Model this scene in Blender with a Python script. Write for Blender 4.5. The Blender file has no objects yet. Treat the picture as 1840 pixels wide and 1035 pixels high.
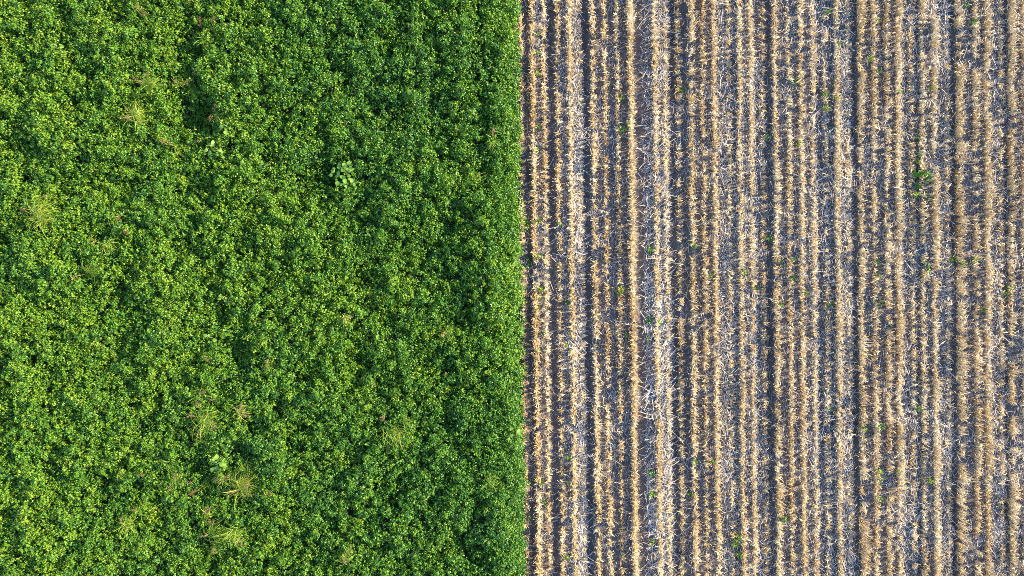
import bpy, math
import numpy as np
from mathutils import Matrix, Vector, Euler

rng = np.random.default_rng(11)
R = math.radians
scene = bpy.context.scene
COL = scene.collection

# ------------------------------------------------------------------ camera
F_PX = 1266.0                 # focal length in pixels of the 1840 px wide photograph
CAM_Z = 9.6
ROLL, TILT = R(-0.72), R(-0.67)
cam_d = bpy.data.cameras.new('camera')
cam = bpy.data.objects.new('camera', cam_d)
COL.objects.link(cam)
cam_d.sensor_width = 36.0
cam_d.lens = 36.0 * F_PX / 1840.0
cam_d.clip_start, cam_d.clip_end = 0.1, 2000.0
CAM_R = Matrix.Rotation(ROLL, 3, 'Z') @ Matrix.Rotation(TILT, 3, 'X')
CAM_P = Vector((0, 0, CAM_Z))
cam.matrix_world = Matrix.Translation(CAM_P) @ CAM_R.to_4x4()
scene.camera = cam


def ray(px, py, z=0.0):
    """point of the place seen at photograph pixel (px, py), at height z"""
    d = CAM_R @ Vector(((px - 920.0) / F_PX, (517.5 - py) / F_PX, -1.0))
    t = (z - CAM_Z) / d.z
    return CAM_P.x + d.x * t, CAM_P.y + d.y * t


# ------------------------------------------------------------------ light
SUN_EL, SUN_AZ = R(23.5), R(14)            # azimuth counted from +x towards +y
w = bpy.data.worlds.new('World')
scene.world = w
w.use_nodes = True
nt = w.node_tree
sky = nt.nodes.new('ShaderNodeTexSky')
sky.sky_type = 'NISHITA'
sky.sun_disc = False
sky.ozone_density = 4.5
sky.dust_density = 0.3
sky.sun_elevation = SUN_EL
sky.sun_rotation = math.pi / 2 - SUN_AZ
nt.links.new(sky.outputs[0], nt.nodes['Background'].inputs[0])
nt.nodes['Background'].inputs[1].default_value = 0.15
sl = bpy.data.lights.new('sun', 'SUN')
sl.energy, sl.angle, sl.color = 4.5, R(0.5), (1.0, 0.80, 0.48)
sun = bpy.data.objects.new('sun', sl)
sun.rotation_euler = Vector((math.cos(SUN_EL) * math.cos(SUN_AZ), math.cos(SUN_EL) * math.sin(SUN_AZ),
                             math.sin(SUN_EL))).to_track_quat('Z', 'Y').to_euler()
COL.objects.link(sun)
scene.view_settings.view_transform = 'Standard'
scene.view_settings.look = 'None'
scene.view_settings.gamma = 1.0
scene.view_settings.exposure = 1.9
scene.cycles.use_denoising = False
scene.cycles.max_bounces = 5
scene.cycles.diffuse_bounces = 3
scene.cycles.transmission_bounces = 3
scene.cycles.filter_width = 0.9


# ------------------------------------------------------------------ helpers
def material(name, stops, rough=0.6, spec=0.3, trans=0.0, noise=0.0, nscale=30.0):
    """principled surface whose own colour follows the 'tone' stored for each piece"""
    m = bpy.data.materials.new(name)
    m.use_nodes = True
    t = m.node_tree
    b = t.nodes['Principled BSDF']
    out = t.nodes['Material Output']
    at = t.nodes.new('ShaderNodeAttribute')
    at.attribute_name = 'tone'
    rp = t.nodes.new('ShaderNodeValToRGB')
    el = rp.color_ramp.elements
    while len(el) < len(stops):
        el.new(0.5)
    for e, (p, c) in zip(el, stops):
        e.position = p
        e.color = (*c, 1)
    src = at.outputs['Fac']
    if noise:
        tc = t.nodes.new('ShaderNodeTexCoord')
        nz = t.nodes.new('ShaderNodeTexNoise')
        nz.inputs['Scale'].default_value = nscale
        t.links.new(tc.outputs['Object'], nz.inputs['Vector'])
        ma = t.nodes.new('ShaderNodeMath')
        ma.operation = 'MULTIPLY_ADD'
        ma.inputs[1].default_value = noise
        t.links.new(nz.outputs[0], ma.inputs[0])
        su = t.nodes.new('ShaderNodeMath')
        su.operation = 'SUBTRACT'
        su.inputs[1].default_value = noise * 0.5
        t.links.new(at.outputs['Fac'], su.inputs[0])
        t.links.new(su.outputs[0], ma.inputs[2])
        src = ma.outputs[0]
    t.links.new(src, rp.inputs[0])
    t.links.new(rp.outputs[0], b.inputs['Base Color'])
    b.inputs['Roughness'].default_value = rough
    b.inputs['Specular IOR Level'].default_value = spec
    if trans:
        tr = t.nodes.new('ShaderNodeBsdfTranslucent')
        mx = t.nodes.new('ShaderNodeMixShader')
        mx.inputs[0].default_value = trans
        t.links.new(rp.outputs[0], tr.inputs[0])
        t.links.new(b.outputs[0], mx.inputs[1])
        t.links.new(tr.outputs[0], mx.inputs[2])
        t.links.new(mx.outputs[0], out.inputs[0])
    return m


def link(name, data, parent=None):
    o = bpy.data.objects.new(name, data)
    COL.objects.link(o)
    if parent is not None:
        o.parent = parent
    return o


def make_mesh(name, V, F, tone, mat, smooth=False):
    me = bpy.data.meshes.new(name)
    V = np.ascontiguousarray(V, dtype=np.float32)
    F = np.ascontiguousarray(F, dtype=np.int32)
    n, k = F.shape
    me.vertices.add(len(V))
    me.vertices.foreach_set('co', V.ravel())
    me.loops.add(n * k)
    me.loops.foreach_set('vertex_index', F.ravel())
    me.polygons.add(n)
    me.polygons.foreach_set('loop_start', np.arange(0, n * k, k, dtype=np.int32))
    if smooth:
        me.polygons.foreach_set('use_smooth', np.ones(n, dtype=bool))
    a = me.attributes.new('tone', 'FLOAT', 'POINT')
    a.data.foreach_set('value', np.ascontiguousarray(tone, dtype=np.float32))
    me.update(calc_edges=True)
    me.materials.append(mat)
    return me


class Bag:
    """collects pieces (vertices, quads, tones) for ONE mesh"""
    def __init__(self):
        self.V, self.F, self.T, self.n = [], [], [], 0

    def add(self, V, F, T):
        self.V.append(V); self.F.append(F + self.n); self.T.append(T); self.n += len(V)

    def obj(self, name, mat, parent=None, smooth=False):
        me = make_mesh(name, np.concatenate(self.V), np.concatenate(self.F), np.concatenate(self.T), mat, smooth)
        return link(name, me, parent)


def tag(o, label, cat, group=None, kind=None):
    if label: o['label'] = label
    if cat: o['category'] = cat
    if group: o['group'] = group
    if kind: o['kind'] = kind
    return o


def thing(name, loc, label, cat, group=None):
    o = link(name, None)
    o.location = loc
    return tag(o, label, cat, group)


class Noise:
    def __init__(self, seed):
        self.g = np.random.default_rng(seed).random((256, 256))

    def __call__(self, x, y):
        x = np.asarray(x, float); y = np.asarray(y, float)
        i = np.floor(x).astype(int); j = np.floor(y).astype(int)
        u = x - i; v = y - j
        u = u * u * (3 - 2 * u); v = v * v * (3 - 2 * v)
        g = self.g
        a = g[i % 256, j % 256]; b = g[(i + 1) % 256, j % 256]
        c = g[i % 256, (j + 1) % 256]; d = g[(i + 1) % 256, (j + 1) % 256]
        return (a * (1 - u) + b * u) * (1 - v) + (c * (1 - u) + d * u) * v - 0.5


N1, N2, N3, N4, N5 = (Noise(s) for s in (1, 2, 3, 4, 5))


def leaves(P, az, pitch, roll, L, W, tone, fold=0.18):
    """pointed leaflets folded along the midrib; P is the leaf base"""
    n = len(P)
    ca, sa, cp, sp = np.cos(az), np.sin(az), np.cos(pitch), np.sin(pitch)
    d = np.stack([ca * cp, sa * cp, sp], 1)
    s0 = np.stack([-sa, ca, np.zeros(n)], 1)
    u0 = np.cross(d, s0)
    s = s0 * np.cos(roll)[:, None] + u0 * np.sin(roll)[:, None]
    u = np.cross(d, s)
    L = L[:, None]; W = W[:, None]
    up = u * W * fold
    V = np.empty((n, 6, 3))
    V[:, 0] = P
    V[:, 1] = P + d * L * .33 + s * W * .5 + up
    V[:, 2] = P + d * L * .70 + s * W * .42 + up
    V[:, 3] = P + d * L - u * L * .10
    V[:, 4] = P + d * L * .70 - s * W * .42 + up
    V[:, 5] = P + d * L * .33 - s * W * .5 + up
    b = (np.arange(n) * 6)[:, None]
    F = np.concatenate([b + np.array([[0, 1, 2, 3]]), b + np.array([[0, 3, 4, 5]])])
    return V.reshape(-1, 3), F, np.repeat(tone, 6)


def ribbons(P, az, pitch, L, W, tone, bend=0.0, roll=None, seg=3, taper=0.35):
    """curved flat blades; pitch changes by `bend` along the length"""
    n = len(P)
    bend = np.broadcast_to(bend, (n,))
    roll = np.zeros(n) if roll is None else roll
    V = np.empty((n, (seg + 1) * 2, 3))
    pos = P.copy()
    s0 = np.stack([-np.sin(az), np.cos(az), np.zeros(n)], 1)
    for k in range(seg + 1):
        pt = pitch + bend * k / seg
        d = np.stack([np.cos(az) * np.cos(pt), np.sin(az) * np.cos(pt), np.sin(pt)], 1)
        u0 = np.cross(d, s0)
        s = s0 * np.cos(roll)[:, None] + u0 * np.sin(roll)[:, None]
        wk = W * (1 - (1 - taper) * (k / seg) ** 2) * 0.5
        V[:, 2 * k] = pos - s * wk[:, None]
        V[:, 2 * k + 1] = pos + s * wk[:, None]
        pos = pos + d * (L / seg)[:, None]
    m = (seg + 1) * 2
    b = (np.arange(n) * m)[:, None]
    F = np.concatenate([b + np.array([[2 * k, 2 * k + 1, 2 * k + 3, 2 * k + 2]]) for k in range(seg)])
    return V.reshape(-1, 3), F, np.repeat(tone, m)


def stalks(P, az, pitch, L, rad, tone):
    """straight hollow-straw stalks, four sided, cut flat at the top"""
    n = len(P)
    d = np.stack([np.cos(az) * np.cos(pitch), np.sin(az) * np.cos(pitch), np.sin(pitch)], 1)
    s = np.stack([-np.sin(az), np.cos(az), np.zeros(n)], 1)
    u = np.cross(d, s)
    V = np.empty((n, 8, 3))
    for k in range(4):
        a = k * math.pi / 2
        o = (s * math.cos(a) + u * math.sin(a)) * rad[:, None]
        V[:, k] = P + o
        V[:, 4 + k] = P + d * L[:, None] + o * .9
    b = (np.arange(n) * 8)[:, None]
    F = np.concatenate([b + np.array([[k, (k + 1) % 4, 4 + (k + 1) % 4, 4 + k]]) for k in range(4)] +
                       [b + np.array([[4, 5, 6, 7]])])
    return V.reshape(-1, 3), F, np.repeat(tone, 8)


# ------------------------------------------------------------------ materials
M_SOIL = bpy.data.materials.new('soil')
M_SOIL.use_nodes = True
_t = M_SOIL.node_tree
_b = _t.nodes['Principled BSDF']
_b.inputs['Roughness'].default_value = 0.95
_b.inputs['Specular IOR Level'].default_value = 0.1
_tc = _t.nodes.new('ShaderNodeTexCoord')
_n1 = _t.nodes.new('ShaderNodeTexNoise'); _n1.inputs['Scale'].default_value = 9.0; _n1.inputs['Detail'].default_value = 8
_n2 = _t.nodes.new('ShaderNodeTexNoise'); _n2.inputs['Scale'].default_value = 70.0; _n2.inputs['Detail'].default_value = 4
_r = _t.nodes.new('ShaderNodeValToRGB')
_r.color_ramp.elements[0].position, _r.color_ramp.elements[0].color = 0.3, (0.070, 0.062, 0.058, 1)
_r.color_ramp.elements[1].position, _r.color_ramp.elements[1].color = 0.72, (0.190, 0.158, 0.138, 1)
_bp = _t.nodes.new('ShaderNodeBump'); _bp.inputs['Strength'].default_value = 0.8; _bp.inputs['Distance'].default_value = 0.012
_mx = _t.nodes.new('ShaderNodeMath'); _mx.operation = 'MULTIPLY_ADD'; _mx.inputs[1].default_value = 0.6
_hf = _t.nodes.new('ShaderNodeMath'); _hf.operation = 'MULTIPLY'; _hf.inputs[1].default_value = 0.4
_t.links.new(_tc.outputs['Object'], _n1.inputs['Vector'])
_t.links.new(_tc.outputs['Object'], _n2.inputs['Vector'])
_t.links.new(_n2.outputs[0], _hf.inputs[0])
_t.links.new(_n1.outputs[0], _mx.inputs[0])
_t.links.new(_hf.outputs[0], _mx.inputs[2])
_t.links.new(_mx.outputs[0], _r.inputs[0])
_t.links.new(_r.outputs[0], _b.inputs['Base Color'])
_t.links.new(_n2.outputs[0], _bp.inputs['Height'])
_t.links.new(_bp.outputs[0], _b.inputs['Normal'])

M_CROP = material('crop_leaf', [(0.0, (0.026, 0.110, 0.018)), (0.35, (0.068, 0.190, 0.014)),
                                (0.7, (0.135, 0.260, 0.011)), (1.0, (0.245, 0.325, 0.014))],
                  rough=0.40, spec=0.36, trans=0.28)
M_STEM = material('crop_stem', [(0, (0.05, 0.09, 0.02)), (1, (0.10, 0.14, 0.03))], rough=0.6)
M_STALK = material('straw_stalk', [(0.0, (0.24, 0.15, 0.075)), (0.35, (0.50, 0.36, 0.18)),
                                   (0.7, (0.63, 0.48, 0.26)), (1.0, (0.77, 0.66, 0.44))],
                   rough=0.45, spec=0.4, noise=0.15, nscale=25)
M_HUSK = material('straw_leaf', [(0.0, (0.20, 0.115, 0.05)), (0.3, (0.48, 0.31, 0.12)),
                                  (0.65, (0.62, 0.45, 0.21)), (1.0, (0.78, 0.67, 0.45))], rough=0.55, spec=0.3, trans=0.18, noise=0.15, nscale=25)
M_LITTER = material('loose_straw', [(0.0, (0.105, 0.095, 0.090)), (0.35, (0.25, 0.228, 0.205)),
                                    (0.7, (0.40, 0.365, 0.325)), (1.0, (0.60, 0.575, 0.53))],
                    rough=0.5, spec=0.35, trans=0.08)
M_GRASS = material('weed_grass', [(0.0, (0.07, 0.17, 0.02)), (0.4, (0.22, 0.36, 0.025)),
                                  (0.7, (0.42, 0.46, 0.06)), (1.0, (0.54, 0.47, 0.15))],
                   rough=0.45, spec=0.35, trans=0.25)
M_SEED = material('weed_seed_head', [(0.0, (0.11, 0.05, 0.03)), (0.5, (0.20, 0.115, 0.05)), (1.0, (0.36, 0.28, 0.11))],
                  rough=0.7, spec=0.2, trans=0.1)
M_BROAD = material('weed_leaf', [(0.0, (0.07, 0.16, 0.02)), (0.5, (0.13, 0.26, 0.03)), (1.0, (0.24, 0.34, 0.07))],
                   rough=0.5, spec=0.35, trans=0.2)
M_SPROUT = material('seedling_leaf', [(0.0, (0.025, 0.10, 0.012)), (0.5, (0.09, 0.25, 0.015)), (1.0, (0.33, 0.46, 0.03))],
                    rough=0.45, spec=0.35, trans=0.2)

# ------------------------------------------------------------------ field layout (read off the photograph)
Y0, Y1 = -5.1, 5.1
CROP_EDGE = ray(933, 517, 0.2)[0]
XR = ray(1840, 517, 0.0)[0] + 1.3


def px_x(px, z=0.08):
    return ray(px, 517, z)[0]


FURROWS = [(950, 6, -.04), (994, 8, -.06), (1055, 9, -.07), (1150, 9, -.025), (1211, 9, -.07), (1232, 8, -.05),
           (1320, 6, -.02), (1363, 7, -.03), (1384, 8, -.06), (1475, 7, -.035), (1495, 6, -.03), (1538, 9, -.05),
           (1630, 9, -.02), (1651, 6, -.035), (1694, 8, -.02), (1715, 9, -.06), (1809, 7, -.04),
           (1136, 9, .015), (1190, 14, .02), (1040, 10, .015)]
FUR = [(px_x(p, 0), wd * .0076, d) for p, wd, d in FURROWS]


def ground_z(x, y):
    x = np.asarray(x, float)
    z = np.zeros_like(x)
    for c, wd, d in FUR:
        z = z + d * np.exp(-((x - c - .012 * N2(y * .8, c * 9.1)) / wd) ** 2)
    z = z * (1 + .7 * N1(x * .5, y * .9))
    return z + .018 * N3(x * 7, y * 7) + .014 * N4(x * 17, y * 17) + .010 * N5(x * 38, y * 38)


# ------------------------------------------------------------------ ground
def axis(a, b, step, far):
    mid = np.arange(a, b + step, step)
    g = np.array([.4, 1.2, 3, 8, 20, 60, 160, far])
    return np.concatenate([(a - g)[::-1], mid, mid[-1] + g])


gx = np.concatenate([axis(CROP_EDGE - .3, XR + .3, .022, 500)])
gx = np.sort(np.concatenate([gx, np.arange(-8.2, CROP_EDGE - .75, .5)]))
gy = axis(Y0 - .1, Y1 + .1, .03, 500)
GX, GY = np.meshgrid(gx, gy, indexing='ij')
GZ = ground_z(GX, GY)
far = (np.abs(GX) > 9) | (np.abs(GY) > 6)
GZ[far] *= 0
idx = np.arange(GX.size).reshape(GX.shape)
F = np.stack([idx[:-1, :-1], idx[1:, :-1], idx[1:, 1:], idx[:-1, 1:]], -1).reshape(-1, 4)
g = link('ground', make_mesh('ground', np.stack([GX, GY, GZ], -1).reshape(-1, 3), F, np.zeros(GX.size), M_SOIL, True))
tag(g, 'brown field soil under the crop and between the stubble rows', 'soil', kind='structure')

# ------------------------------------------------------------------ green crop (one mass of foliage)
DIPS = [(350, 205, 30, .16), (325, 245, 22, .14), (335, 178, 18, .10), (596, 318, 20, .20), (570, 320, 28, .18), (545, 335, 22, .12),  # last three: hollows sunk into the canopy to imitate the tallest weed's shadow
        (120, 320, 28, .10), (820, 378, 26, .12), (378, 885, 22, .16), (388, 1000, 24, .2), (640, 405, 28, .10),
        (105, 15, 12, .14), (145, 185, 14, .14), (20, 60, 12, .06), (340, 65, 20, .12), (330, 330, 26, .10), (345, 640, 22, .10),
        (355, 840, 24, .14), (340, 770, 18, .14), (300, 700, 20, .08), (220, 640, 20, .08), (230, 540, 22, .07),
        (770, 470, 24, .10), (660, 470, 22, .10), (805, 400, 14, .16), (720, 870, 20, .10), (700, 900, 24, .10),
        (640, 20, 12, .14), (480, 30, 10, .08), (505, 215, 16, .08), (60, 640, 22, .08), (90, 660, 18, .08),
        (550, 820, 20, .08), (190, 860, 22, .12), (40, 1005, 20, .10), (650, 660, 24, .10), (690, 690, 20, .08),
        (450, 430, 20, .10), (395, 560, 16, .14), (225, 320, 24, .08), (770, 60, 16, .08), (860, 170, 14, .06),
        (600, 870, 18, .10), (470, 480, 14, .10), (430, 660, 18, .07), (700, 560, 22, .07), (880, 600, 14, .08),
        (860, 930, 16, .08), (800, 860, 20, .08), (520, 960, 20, .07), (30, 420, 20, .08), (180, 130, 18, .07)]
DIPW = [(*ray(a, b, .36), c * .0078, d) for a, b, c, d in DIPS]


def edge_x(y):
    return CROP_EDGE + .012 * N3(y * 2.2, 3.3) + .016 * N5(y * 7, 8.1)


def canopy(x, y):
    h = .43 + .09 * N1(x * 1.1 + 9, y * .45) + .06 * N1(x * 3.1 + 31, y * .35) + .11 * N2(x * 3.3, y * 2.2) + .115 * N3(x * 5.8, y * 4.6)
    for a, b, r, d in DIPW:
        h = h - d * .9 * np.exp(-(((x - a) / r) ** 2 + ((y - b) / (r * 1.25)) ** 2))
    e = np.clip((edge_x(y) - x) / .22, 0, 1)
    return np.maximum(h, .20) * (.58 + .42 * np.sqrt(e))


def crop_plants(x0, x1, y0, y1, step):
    xs = np.arange(x0, x1, step); ys = np.arange(y0, y1, step)
    X, Y = np.meshgrid(xs, ys)
    X = X.ravel() + rng.uniform(-.55, .55, X.size) * step
    Y = Y.ravel() + rng.uniform(-.55, .55, Y.size) * step
    k = X < edge_x(Y) - .012
    return X[k], Y[k]


crop = Bag()
stems = Bag()


def grow_crop(X, Y, ntri, Rp, Ls):
    n = len(X)
    Hc = canopy(X, Y) + rng.normal(0, .036, n)
    plant_tone = rng.normal(0, .10, n) + .45 + .20 * N4(X * .55, Y * .40) + .14 * N2(X * 2.1 + 40, Y * 2.1) - .028 * (X + 3.5)
    P = np.repeat(np.arange(n), ntri)
    m = len(P)
    rr = np.sqrt(rng.random(m)); th = rng.uniform(0, 2 * np.pi, m)
    Rr = Rp * rng.uniform(.75, 1.25, n)[P]
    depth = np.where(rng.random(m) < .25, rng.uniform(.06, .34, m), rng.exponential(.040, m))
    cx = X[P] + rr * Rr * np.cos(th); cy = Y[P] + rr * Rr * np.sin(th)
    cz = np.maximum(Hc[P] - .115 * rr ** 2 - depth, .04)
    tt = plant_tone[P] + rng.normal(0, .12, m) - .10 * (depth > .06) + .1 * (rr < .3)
    tt += np.where(rng.random(m) < .006, .4, 0)
    a0 = th + rng.normal(0, .7, m)
    pit = rng.normal(-.22, .34, m) - .35 * rr
    rol = rng.normal(0, .38, m)
    # most leaves turn their faces to the sun, as such crops do
    track = rng.random(m) < .45
    a0 = np.where(track, SUN_AZ + rng.normal(0, .6, m), a0)
    pit = np.where(track, rng.normal(-.80, .25, m), pit)
    size = Ls * rng.uniform(.6, 1.4, m)
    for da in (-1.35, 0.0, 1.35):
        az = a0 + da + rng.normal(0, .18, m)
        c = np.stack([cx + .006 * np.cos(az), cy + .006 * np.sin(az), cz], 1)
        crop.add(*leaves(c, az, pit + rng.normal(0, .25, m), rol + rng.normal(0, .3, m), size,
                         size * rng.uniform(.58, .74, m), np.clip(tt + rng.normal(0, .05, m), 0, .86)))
    for _ in range(2):
        az = rng.uniform(0, 6.28, n)
        stems.add(*stalks(np.stack([X, Y, np.full(n, -.02)], 1), az, np.full(n, R(82)) + rng.normal(0, .06, n), Hc - .03,
                          np.full(n, .002), rng.random(n)))


XL = ray(0, 517, .4)[0] - .9
X, Y = crop_plants(XL, CROP_EDGE + .1, Y0, Y1, .088)
grow_crop(X, Y, 40, .080, .0235)
X, Y = crop_plants(CROP_EDGE - .35, CROP_EDGE + .1, Y0, Y1, .08)
grow_crop(X, Y, 30, .085, .0255)
for b in ((XL - 3, XL, Y0 - 3, Y1 + 3), (XL, CROP_EDGE + .1, Y1, Y1 + 3), (XL, CROP_EDGE + .1, Y0 - 3, Y0)):
    X, Y = crop_plants(*b, .15)
    grow_crop(X, Y, 14, .14, .060)
co = crop.obj('crop_foliage', M_CROP)
tag(co, 'dense leafy green crop covering the left half of the field', 'crop', kind='stuff')
cs = stems.obj('crop_stems', M_STEM)
tag(cs, 'thin green stems under the leafy crop canopy', 'crop stems', kind='stuff')

# ------------------------------------------------------------------ stubble rows
# photograph x, width px, height m, thickness of growth, tone offset, look
ROWS = [(940, 10, .11, .75, -.02, 'ragged tan'), (962, 12, .14, 1.2, .06, 'thick golden'), (982, 11, .11, .9, .08, 'pinkish tan'),
        (1006, 9, .11, .8, .03, 'ragged pale'), (1028, 15, .12, 1.2, .08, 'wide pale'), (1045, 7, .05, .35, .12, 'flattened whitish'),
        (1070, 12, .145, 1.0, .06, 'full cream'), (1091, 9, .12, .9, -.02, 'narrow tan'), (1113, 10, .12, .85, .0, 'gappy golden'),
        (1136, 13, .15, 1.7, .08, 'brightest unbroken golden'), (1180, 12, .11, 1.0, .08, 'loose straw-coloured'),
        (1199, 9, .07, .8, .16, 'whitish matted'), (1222, 7, .11, .7, .02, 'thin broken'), (1246, 11, .15, 1.0, .0, 'full golden'),
        (1267, 9, .12, .9, .0, 'narrow golden'), (1287, 11, .13, 1.0, .05, 'pale golden'), (1312, 8, .07, .5, .02, 'weak pinkish'),
        (1333, 12, .13, 1.0, .04, 'thick golden'), (1353, 8, .11, .8, .10, 'slim cream'), (1374, 7, .06, .5, .06, 'thin greyish'),
        (1399, 11, .185, 1.0, .02, 'full golden'), (1421, 8, .12, .9, .0, 'narrow golden'), (1443, 11, .13, 1.05, .03, 'full golden'),
        (1464, 11, .08, .8, .03, 'low pinkish'), (1486, 6, .07, .5, .04, 'sparse pale'), (1508, 11, .13, 1.0, .04, 'full tan'),
        (1526, 9, .05, .6, .16, 'flattened whitish'), (1553, 10, .195, 1.0, .02, 'spiky golden'), (1574, 9, .13, .95, .0, 'narrow golden'),
        (1597, 10, .13, .9, .0, 'ragged golden'), (1618, 11, .14, 1.1, .03, 'thick golden'), (1641, 8, .07, .5, .02, 'weak mauve'),
        (1662, 11, .13, .95, .02, 'ragged tan'), (1683, 9, .13, 1.1, .10, 'bright cream'), (1705, 6, .06, .5, .06, 'thin greyish'),
        (1732, 11, .205, 1.0, .0, 'spiky golden'), (1757, 10, .13, .9, .0, 'gappy golden'), (1778, 12, .14, 1.05, .0, 'full amber'),
        (1800, 8, .07, .55, .02, 'weak mauve'), (1824, 12, .17, 1.0, .0, 'spiky golden'), (1845, 9, .13, .9, .02, 'golden')]
for k in range(5):
    ROWS.append((1868 + 22 * k, 11, .13, 1.0, .0, 'golden'))
ORD = ['zeroth', 'first', 'second', 'third', 'fourth', 'fifth', 'sixth', 'seventh', 'eighth', 'ninth', 'tenth', 'eleventh', 'twelfth',
       'thirteenth', 'fourteenth', 'fifteenth', 'sixteenth', 'seventeenth', 'eighteenth', 'nineteenth', 'twentieth']
TENS = {2: 'twenty', 3: 'thirty', 4: 'forty'}


def ordinal(n):
    if n <= 20:
        return ORD[n]
    t, u = divmod(n, 10)
    return TENS[t] + '-' + ORD[u] if u else {3: 'thirtieth', 4: 'fortieth'}[t]


ROWX = []
for i, (px, wpx, H, dens, dt, look) in enumerate(ROWS):
    xc = px_x(px, H * .6)
    ROWX.append(xc)
    root = thing('stubble_row', (xc, 0, 0),
                 f'{look} row of cut straw stubble, {ordinal(i + 1)} row counting from the green crop', 'stubble row',
                 'rows of cut straw stubble')
    half = wpx * .0075 * .5
    # plants along the row
    H *= 1.0 if px < 1380 else .86
    step = .043 / max(.6, dens)
    ys = np.arange(Y0, Y1, step)
    ys = ys + rng.uniform(-.5, .5, len(ys)) * step
    keep = rng.random(len(ys)) < np.clip(.97 + .8 * N1(ys * 1.9, i * 7.7) + .8 * N4(ys * 6, i * 3.3) - .25 * (1 - min(dens, 1)), 0, 1)
    ys = ys[keep]
    n = len(ys)
    xs = rng.normal(0, half * .17, n) + .012 * N5(ys * .9, i * 5.1) + .008 * N2(ys * 4, i * 2.2)
    hs = H * (1 + .9 * N3(ys * 3.1, i * 1.3)) * rng.uniform(.75, 1.15, n)
    tn = .60 + dt + .45 * N2(ys * 2.3, i * 4.9) + rng.normal(0, .10, n)
    zb = ground_z(xs + xc, ys) - .01
    flat = H < .085
    # cut stalks
    k = 12
    q = np.repeat(np.arange(n), k); m = len(q)
    az = rng.uniform(0, 2 * np.pi, m)
    lean = np.abs(rng.normal(0, .55 if flat else .30, m))
    off = rng.normal(0, .008, (m, 2))
    P = np.stack([xs[q] + off[:, 0], ys[q] + off[:, 1], zb[q]], 1)
    bag = Bag()
    bag.add(*stalks(P, az, np.pi / 2 - lean, hs[q] * rng.uniform(.7, 1.12, m), rng.uniform(.0022, .0036, m),
                    np.clip(tn[q] + rng.normal(0, .14, m), 0, 1)))
    bag.obj('stalks', M_STALK, root)['kind'] = 'stuff'
    # dry leaf blades still hanging on the stalks
    k = 8
    q = np.repeat(np.arange(n), k); m = len(q)
    az = np.where(rng.random(m) < .7, rng.choice([0, np.pi], m) + rng.normal(0, .6, m), rng.uniform(0, 6.28, m))
    f = rng.uniform(.25, 1.0, m)
    P = np.stack([xs[q] + rng.normal(0, .009, m), ys[q] + rng.normal(0, .012, m), zb[q] + hs[q] * f], 1)
    L = rng.uniform(.018, .055, m) * (1.15 if not flat else 1.3)
    pit = rng.normal(.45, .45, m)
    bag = Bag()
    bag.add(*ribbons(P, az, pit, L, rng.uniform(.008, .015, m), np.clip(tn[q] + rng.normal(0, .17, m), 0, 1),
                     bend=rng.normal(-1.1, .5, m), roll=rng.normal(0, .6, m), seg=3))
    bag.obj('dry_leaves', M_HUSK, root)['kind'] = 'stuff'

# ------------------------------------------------------------------ loose straw lying between the rows
ZONES = [(938, 956, 650, -.12), (956, 976, 1300, -.02), (976, 988, 900, .02), (988, 1001, 180, -.1), (1001, 1020, 1000, -.04), (1020, 1034, 1200, .1),
         (1034, 1050, 2000, .08), (1050, 1063, 120, 0), (1063, 1128, 800, -.06), (1128, 1143, 300, 0), (1143, 1157, 110, -.1),
         (1157, 1173, 1300, .06), (1173, 1204, 1800, .04), (1204, 1219, 260, -.1), (1219, 1239, 600, -.1), (1239, 1294, 850, -.12),
         (1294, 1328, 1700, -.04), (1328, 1370, 1400, .04), (1370, 1391, 600, -.12), (1391, 1455, 800, -.12), (1455, 1500, 1200, -.05),
         (1500, 1532, 1500, .02), (1532, 1546, 200, -.05), (1546, 1612, 700, -.14), (1612, 1650, 1200, -.08), (1650, 1690, 900, -.06),
         (1690, 1709, 1700, -.04), (1709, 1724, 500, -.1), (1724, 1775, 700, -.14), (1775, 1812, 1100, -.10), (1812, 2010, 850, -.1)]
lit = Bag()
for a, b, dn, dt in ZONES:
    xa, xb = px_x(a, 0), px_x(b, 0)
    n = int((xb - xa) * (Y1 - Y0) * dn * 1.5)
    x = rng.uniform(xa, xb, n); y = rng.uniform(Y0, Y1, n)
    kk = rng.random(n) < np.clip(.85 + .7 * N1(x * 3, y * 1.6) + .6 * N2(x * 8, y * 5), 0.15, 1)
    x, y = x[kk], y[kk]; n = len(x)
    pile = .010 + .022 * min(dn / 2000, 1.3)
    z = ground_z(x, y) + .004 + pile * rng.random(n) ** 1.5
    diag = 1157 <= a < 1205
    az = np.where(rng.random(n) < .5, rng.normal(np.pi / 2 + (-.5 if diag else 0), .45, n), rng.uniform(0, 6.28, n))
    az = az + np.where(rng.random(n) < .5, np.pi, 0)
    P = np.stack([x, y, z], 1)
    long = rng.random(n) < (.25 if 1156 <= a < 1204 else .12)
    L = np.where(long, rng.uniform(.10, .20, n), rng.uniform(.03, .10, n))
    lit.add(*ribbons(P, az, rng.normal(.10, .16, n), L, rng.uniform(.004, .009, n) * (1.15 if 1156 <= a < 1204 else 1),
                     np.clip(rng.normal(.60, .20, n) + dt + .3 * N4(x * 2, y * 2), 0, 1), bend=rng.normal(-.15, .35, n),
                     roll=rng.normal(0, .4, n), seg=3, taper=.7))
lo = lit.obj('loose_straw', M_LITTER)
tag(lo, 'loose straw scattered on the soil between the stubble rows', 'straw', kind='stuff')


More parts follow.
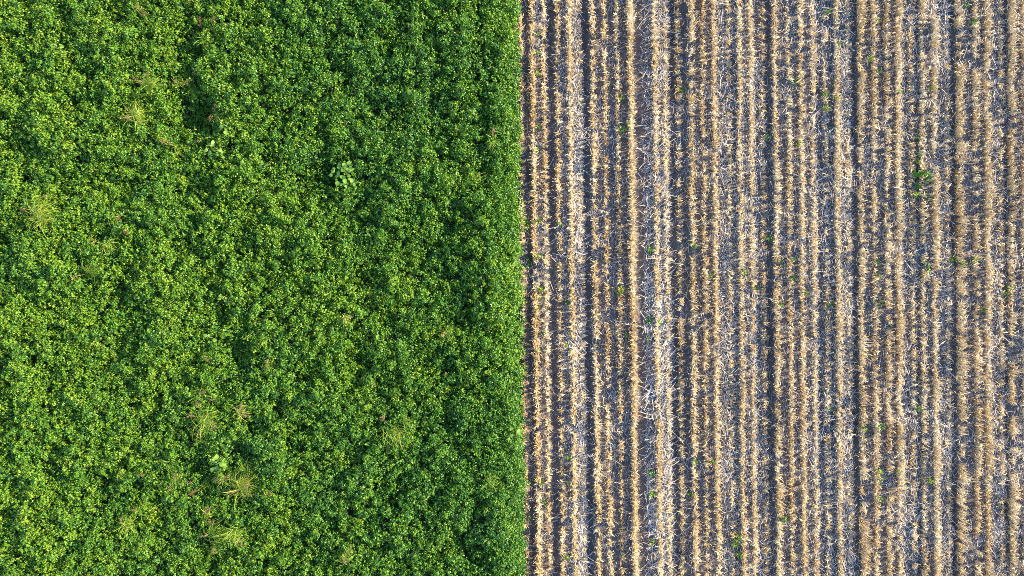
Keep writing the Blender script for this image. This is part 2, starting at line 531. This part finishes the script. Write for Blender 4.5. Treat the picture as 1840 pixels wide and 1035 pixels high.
# ------------------------------------------------------------------ weeds standing in the crop
def grass_weed(px, py, r_px, nb, tone, heads, lean, label, spread=1.0, wid=.0042):
    """tuft of arching blades; heads = list of (dx px, dy px, size m, tone)"""
    x, y = ray(px, py, .45)
    z = float(canopy(np.array([x]), np.array([y]))[0])
    root = thing('grass_weed', (x, y, 0), label, 'grass weed', 'grass weeds standing in the green crop')
    nb = int(nb * 2.6) + 6
    r = r_px * .0073
    la = math.atan2(lean[1], lean[0]); lm = math.hypot(*lean)
    az = rng.uniform(0, 6.28, nb)
    if lm > 0:
        sel = rng.random(nb) < min(lm * 1.6, .97)
        az = np.where(sel, la + rng.normal(0, .75, nb), az)
    L = r * rng.uniform(.4, 1.35, nb) * 1.1
    base = np.stack([rng.normal(0, r * .27 * spread, nb), rng.normal(0, r * .27 * spread, nb),
                     np.full(nb, z - .03) + rng.normal(0, .02, nb)], 1)
    bag = Bag()
    bag.add(*ribbons(base, az, rng.uniform(.55, 1.5, nb), L, rng.uniform(.8, 1.6, nb) * wid,
                     np.clip(rng.normal(tone - .16, .16, nb), 0, 1), bend=rng.normal(-1.3, .6, nb), roll=rng.normal(0, .5, nb), seg=4, taper=.2))
    bag.obj('leaf_blades', M_GRASS, root)
    for dx, dy, sz, tn in heads:
        hx, hy = ray(px + dx, py + dy, z + .16)
        hx -= x; hy -= y
        # stalk from the tuft's base to the head, head as a loose panicle of spikelets
        p0 = Vector((hx * .15, hy * .15, z - .10)); p1 = Vector((hx, hy, z + .10))
        d = p1 - p0
        a = math.atan2(d.y, d.x); pt = math.atan2(d.z, math.hypot(d.x, d.y))
        hb = Bag()
        hb.add(*ribbons(np.array([p0]), np.array([a]), np.array([pt + .1]), np.array([d.length]), np.array([.004]),
                        np.array([.8]), bend=np.array([-.2]), seg=4, taper=.8))
        m = 24
        f = rng.random(m)
        ax = Vector((math.cos(a), math.sin(a), .25)).normalized()
        P = np.array([p1 + ax * (sz * float(t - .35)) for t in f])
        P += rng.normal(0, sz * .10, (m, 3))
        hb.add(*ribbons(P, a + rng.normal(0, .75, m), rng.normal(.25, .5, m), np.full(m, sz * .40) * rng.uniform(.5, 1.3, m),
                        rng.uniform(.003, .007, m), np.clip(rng.normal(tn, .22, m), 0, 1), bend=rng.normal(-.5, .3, m), seg=2, taper=.3))
        hb.obj('seed_head', M_SEED, root)
    return root


def leaf_mesh(tone):
    """one broad ovate leaf with a fold and a curl, base at the origin, pointing along +x, length 1"""
    nu, nv = 7, 5
    V, T = [], []
    for i in range(nu):
        u = i / (nu - 1)
        wd = .40 * math.sin(math.pi * min(1, .06 + .94 * u) ** .8) + .02
        for j in range(nv):
            v = (j / (nv - 1) - .5) * 2
            V.append((u, v * wd, .18 * abs(v) * wd - .30 * u * u + .03 * math.sin(9 * u + 3 * v)))
            T.append(tone + .06 * (1 - abs(v)))
    F = [(i * nv + j, (i + 1) * nv + j, (i + 1) * nv + j + 1, i * nv + j + 1) for i in range(nu - 1) for j in range(nv - 1)]
    return np.array(V), np.array(F), np.array(T)


LEAFS = [make_mesh('broad_leaf', *leaf_mesh(t), M_BROAD, True) for t in (.25, .45, .62, .85)]


def broadleaf_weed(px, py, r_px, h, nl, size, tones, label):
    x, y = ray(px, py, .45)
    z = float(canopy(np.array([x]), np.array([y]))[0])
    root = thing('broadleaf_weed', (x, y, 0), label, 'leafy weed', 'broad-leaved weeds standing in the green crop')
    r = r_px * .0073
    st = Bag()
    st.add(*stalks(np.array([[0., 0, 0]]), np.array([.4]), np.array([R(87)]), np.array([z + h]), np.array([.005]), np.array([.5])))
    st.obj('stem', M_STEM, root)
    for k in range(nl):
        f = (k + .5) / nl
        a = k * 2.4 + rng.normal(0, .3)
        d = r * .8 * math.sqrt(rng.uniform(.0, 1.1)) * (1 - .3 * f)
        o = link('leaf', LEAFS[int(rng.choice(tones))], root)
        s = size * rng.uniform(.7, 1.3)
        o.location = (d * math.cos(a), d * math.sin(a), z - .04 + (h + .04) * f)
        o.rotation_euler = Euler((rng.normal(0, .35), rng.normal(-.05, .25), a + rng.normal(0, .5)))
        o.scale = (s, s * rng.uniform(.85, 1.2), s)
    return root


GW = [  # px, py, radius px, blades, tone, heads, lean, label
    (262, 152, 20, 60, .55, [(-16, -9, .10, .5), (-2, -18, .07, .35)], (.4, .2), 'bright yellow-green grass tuft with two reddish heads at its upper left side'),
    (243, 209, 21, 60, .72, [(-16, -2, .10, .7)], (.4, .2), 'straw-yellow grass tuft with one tan head, below the bright yellow-green tuft'),
    (328, 158, 15, 16, .45, [(-10, -8, .11, .4), (4, -12, .07, .4), (18, -32, .10, .6)], (.5, -.2), 'thin green grass with three brown seed heads above a dark hollow'),
    (310, 262, 18, 16, .6, [(-12, -6, .13, .25), (38, -10, .06, .3)], (.6, -.5), 'grass weed with dark reddish plume and pale blades bent down to the right'),
    (380, 204, 15, 12, .75, [(-5, 4, .09, .3), (2, -12, .09, .55)], (.5, -.6), 'sparse weed with a pink and a pale seed head beside pale leafy weeds'),
    (65, 362, 16, 36, .45, [(8, -10, .05, .7)], (.3, -.4), 'green grass tuft just above a long straw-yellow leaning tuft'),
    (68, 392, 30, 70, .75, [(-30, -14, .08, .4)], (.85, .35), 'long straw-yellow grass swept to the right near the left edge'),
    (205, 412, 16, 8, .6, [(2, -18, .10, .5), (14, 4, .10, .35)], (.2, .7), 'slender upright stalk with two rusty heads'),
    (188, 441, 18, 22, .7, [(-24, -8, .06, .5)], (.8, -.45), 'yellowish grass wisp leaning down right under the rusty stalks'),
    (152, 489, 20, 48, .52, [(-22, 8, .08, .6)], (.5, .35), 'vivid lime grass tuft with a tan head at its lower left'),
    (362, 68, 16, 22, .48, [(-6, -30, .10, .3), (16, -34, .09, .3)], (.3, -.3), 'green grass with two red-brown heads near the top edge'),
    (247, 12, 14, 8, .6, [(-6, -4, .12, .45), (4, 6, .10, .5)], (.3, -.5), 'bare brownish stalks with two seed heads touching the top edge'),
    (883, 250, 16, 10, .65, [(3, -12, .10, .5)], (.2, -.6), 'yellowish seed stalk near the crop edge, upper part'),
    (856, 322, 20, 5, .8, [], (.8, .6), 'single long pale blades lying aslant near the crop edge'),
    (820, 225, 14, 6, .5, [], (.6, -.5), 'faint pale blades lying on the crop left of the yellowish stalk'),
    (298, 592, 18, 6, .75, [], (.9, .1), 'few dry pale blades lying level right of the centre left'),
    (115, 607, 18, 6, .55, [], (.9, .0), 'few light green blades lying level near the left edge'),
    (362, 752, 30, 66, .62, [(-8, -18, .11, .5), (12, 12, .12, .6), (-20, -2, .08, .5)], (.5, -.2), 'large mixed grass clump with tan heads above two leafy weeds'),
    (352, 712, 18, 10, .6, [(6, -4, .08, .3), (24, 8, .08, .35)], (.4, .2), 'thin brownish stalks just above the large mixed clump'),
    (428, 742, 16, 30, .85, [(0, -6, .10, .7), (6, 6, .08, .6)], (.3, .3), 'rusty yellow grass tuft right of the large mixed clump'),
    (357, 796, 14, 14, .45, [(-4, -14, .07, .3)], (.0, .4), 'small star-shaped green grass below the large mixed clump'),
    (430, 882, 30, 110, .78, [(-14, 4, .10, .7), (8, -4, .10, .6)], (.4, .6), 'largest straw-coloured grass tuft, right of the leafy weed group'),
    (438, 850, 18, 46, .42, [], (.2, .5), 'fresh green grass tuft touching the top of the largest straw tuft'),
    (395, 866, 14, 14, .7, [(-6, 2, .09, .35), (6, -4, .10, .3)], (.3, .1), 'pinkish seed heads just left of the largest straw tuft'),
    (312, 864, 16, 18, .55, [(-4, -4, .10, .3), (-10, 12, .09, .3), (22, 6, .07, .45)], (.5, .2), 'green grass with three dark red heads left of the leafy weed group'),
    (356, 880, 18, 22, .55, [(-6, 4, .10, .25)], (.8, .5), 'grass with one deep red head below a dark hollow'),
    (252, 912, 26, 14, .6, [(-14, 6, .06, .5)], (.85, .3), 'long thin grass blades slanting up to the right in lower left crop'),
    (366, 930, 20, 14, .7, [(0, -6, .11, .45), (8, 10, .08, .4)], (.3, .5), 'tan seed stalks below the grass with the deep red head'),
    (222, 946, 18, 40, .68, [(-8, -4, .09, .6)], (.4, .2), 'tan and green grass tuft in the lower left of the crop'),
    (375, 962, 24, 44, .58, [(-10, 4, .08, .7)], (.6, .2), 'loose green grass tuft spreading to the right in the lower crop'),
    (420, 958, 24, 46, .62, [(6, 18, .10, .7)], (.3, -.2), 'upright yellow-green grass tuft below the largest straw tuft'),
    (378, 1002, 20, 26, .72, [(2, -6, .10, .6)], (.5, .5), 'straw-coloured grass beside a black hollow at the bottom'),
    (245, 985, 18, 12, .55, [], (.5, .7), 'thin green blades slanting up near the bottom left'),
    (708, 778, 30, 46, .66, [(-18, -20, .10, .7)], (.5, -.4), 'pale grass spread over the crop in the lower right of the green'),
    (726, 756, 16, 8, .6, [], (.9, .3), 'pale thin blades pointing right above the spread pale grass'),
    (620, 571, 12, 10, .8, [(0, 0, .09, .6)], (.2, -.4), 'lone tan seed head in the middle of the green crop'),
    (800, 598, 14, 12, .65, [(-2, 2, .08, .6)], (.5, .2), 'small tan grass wisp right of the middle of the crop'),
    (880, 865, 18, 12, .7, [], (.7, .4), 'yellow blades lying slantwise near the lower crop edge'),
    (477, 893, 12, 8, .6, [(0, 0, .09, .25)], (.2, .2), 'lone dark reddish seed head right of the largest straw tuft'),
    (622, 1005, 18, 20, .75, [(-6, 8, .10, .5), (4, -12, .07, .4)], (.3, .5), 'tan grass with two reddish heads at the bottom of the crop'),
    (365, 640, 14, 12, .6, [(2, 6, .07, .5)], (.5, .2), 'small brownish grass right above the middle of the weedy strip'),
    (480, 655, 14, 10, .8, [(-4, -4, .06, .7)], (.4, -.6), 'small straw-yellow wisp right of the weedy strip'),
    (578, 608, 12, 8, .6, [], (.8, .0), 'short level blades below the lone tan seed head'),
    (100, 270, 14, 8, .65, [], (.9, .1), 'few yellowish blades lying flat in the upper left crop'),
    (300, 838, 16, 12, .5, [], (.6, .5), 'thin green upright blades left of the weedy strip'),
    (210, 857, 14, 14, .55, [(36, 0, .07, .3)], (.8, .1), 'green blades with one red head far out to the right'),
]
for px, py, r, nb, tone, heads, lean, label in GW:
    grass_weed(px, py, r, nb, tone, heads, lean, label)

BW = [(620, 313, 28, .32, 44, .052, [0, 0, 1, 1, 2], 'tallest broad-leaved weed, pale and casting a dark shadow on the crop'),
      (385, 268, 16, .10, 13, .05, [1, 2, 3], 'pale yellow-green leafy weed beside the dark reddish plume'),
      (405, 229, 9, .10, 8, .045, [1, 2, 3], 'small pale leafy weed just above a larger pale one'),
      (395, 539, 9, .12, 7, .05, [2, 3, 3], 'small pale leafy weed in the middle of the crop, left of centre'),
      (375, 608, 8, .06, 4, .05, [1, 2], 'tiny light green leafy weed with few leaves'),
      (392, 832, 14, .14, 16, .050, [1, 2, 3], 'leafy weed with large round leaves above the pinkish seed heads'),
      (925, 785, 18, .06, 13, .055, [1, 2], 'yellow-green leafy weed on the crop edge against the stubble')]
for a in BW:
    broadleaf_weed(*a)

# ------------------------------------------------------------------ green seedlings in the stubble
SEED = [(964, 95, 9, 2), (966, 130, 9, 2), (967, 228, 9, 1), (966, 60, 7, 2), (965, 268, 7, 2), (946, 397, 10, 1), (948, 408, 10, 2),
        (967, 396, 13, 2), (966, 460, 12, 2), (950, 465, 9, 0), (970, 520, 11, 2), (969, 535, 11, 2), (966, 553, 10, 2), (943, 541, 12, 2),
        (952, 474, 8, 0), (973, 600, 8, 0), (966, 630, 10, 2), (973, 868, 11, 2), (978, 902, 9, 1), (946, 866, 15, 2), (951, 931, 8, 1),
        (1022, 822, 9, 1), (1022, 868, 9, 1), (1018, 1001, 9, 2), (1017, 621, 8, 2), (1019, 545, 8, 0), (1007, 402, 9, 2),
        (1116, 520, 13, 2), (1112, 527, 9, 1), (1118, 233, 13, 1), (1130, 222, 10, 2), (1117, 175, 9, 1), (1108, 10, 7, 1), (1125, 602, 8, 1),
        (1167, 449, 11, 1), (1166, 575, 14, 0), (1185, 580, 10, 2), (1171, 850, 12, 1), (1171, 888, 12, 2), (1171, 975, 12, 2), (1165, 610, 8, 1),
        (1248, 443, 11, 1), (1243, 433, 11, 0), (1227, 160, 12, 0), (1250, 830, 9, 1), (1241, 890, 10, 0), (1280, 830, 9, 2), (1277, 497, 11, 0),
        (1338, 490, 10, 2), (1325, 968, 16, 2), (1322, 980, 13, 1), (1330, 1000, 11, 2), (1360, 517, 9, 0), (1382, 245, 10, 1), (1384, 428, 12, 0),
        (1402, 470, 9, 1), (1424, 467, 10, 2), (1425, 500, 10, 0), (1402, 548, 11, 1), (1410, 932, 10, 2), (1429, 148, 12, 0), (1448, 525, 9, 1),
        (1436, 258, 9, 2), (1487, 21, 9, 1), (1485, 168, 9, 2), (1487, 193, 9, 2), (1503, 175, 7, 2), (1510, 79, 9, 1), (1493, 547, 12, 0), (1491, 736, 9, 1),
        (1577, 38, 9, 1), (1565, 104, 9, 2), (1580, 128, 11, 1), (1580, 496, 9, 2), (1578, 470, 9, 0), (1582, 545, 10, 0), (1583, 767, 12, 1), (1556, 773, 10, 2),
        (1580, 848, 11, 2), (1582, 862, 11, 1), (1582, 897, 10, 2), (1616, 848, 9, 2), (1617, 163, 8, 2),
        (1652, 313, 15, 1), (1652, 333, 12, 0), (1668, 312, 15, 1), (1668, 325, 11, 1), (1668, 355, 12, 0), (1648, 349, 10, 2), (1655, 275, 10, 1), (1651, 733, 11, 1),
        (1667, 475, 12, 2), (1668, 487, 12, 2), (1673, 865, 9, 2), (1675, 158, 8, 2), (1716, 466, 12, 0), (1733, 473, 9, 2), (1755, 466, 11, 2), (1766, 555, 10, 0),
        (1810, 528, 11, 0), (1818, 517, 9, 2), (1650, 248, 8, 1), (1658, 312, 10, 2), (1650, 290, 9, 0), (1737, 8, 10, 0), (1750, 40, 9, 1)]
SPROUTS = []
for v in range(9):
    n = 8 + v % 4 * 2
    b = Bag()
    az = np.arange(n) * 2.4 + rng.normal(0, .4, n)
    rr = rng.uniform(.05, .55, n)
    P = np.stack([rr * np.cos(az), rr * np.sin(az), .35 + rng.random(n) * .8], 1)
    b.add(*leaves(P, az + rng.normal(0, .4, n), rng.normal(.0, .3, n), rng.normal(0, .3, n), rng.uniform(.7, 1.1, n), rng.uniform(.45, .7, n),
                  np.clip(rng.normal((.15, .45, .8)[v % 3], .12, n), 0, 1)))
    s = Bag()
    s.add(*stalks(np.zeros((3, 3)), np.array([0., 2, 4]), np.full(3, 1.2), np.full(3, .7), np.full(3, .03), np.full(3, .5)))
    SPROUTS.append((make_mesh('seedling_leaves', np.concatenate(b.V), np.concatenate(b.F), np.concatenate(b.T), M_SPROUT),
                    make_mesh('seedling_stem', np.concatenate(s.V), np.concatenate(s.F), np.concatenate(s.T), M_STEM)))
SHADE = ['dark green', 'mid green', 'bright lime']
SIZE = lambda r: 'tiny' if r < 9 else 'small' if r < 11 else 'fair-sized' if r < 14 else 'big'
by_row = {}
for px, py, r, sh in SEED:
    x, y = ray(px, py, .09)
    i = int(np.argmin([abs(x - q) for q in ROWX]))
    by_row.setdefault(i, []).append((py, px, r, sh, x, y))
for i in sorted(by_row):
    lst = sorted(by_row[i])
    for k, (py, px, r, sh, x, y) in enumerate(lst):
        where = ' at' if len(lst) == 1 else f', {ordinal(k + 1)} from the top at'
        zb = float(ground_z(np.array([x]), np.array([y]))[0])
        root = thing('weed_seedling', (x, y, zb), f'{SIZE(r)} {SHADE[sh]} weed seedling{where} the {ordinal(i + 1)} stubble row',
                     'weed seedling', 'green seedlings between the stubble rows')
        v = int(rng.integers(3)) * 3 + sh
        s = r * .0075 * .46
        for nm, me in zip(('leaves', 'stem'), SPROUTS[v]):
            o = link(nm, me, root)
            o.rotation_euler.z = rng.uniform(0, 6.28)
            o.scale = (s, s, .10)
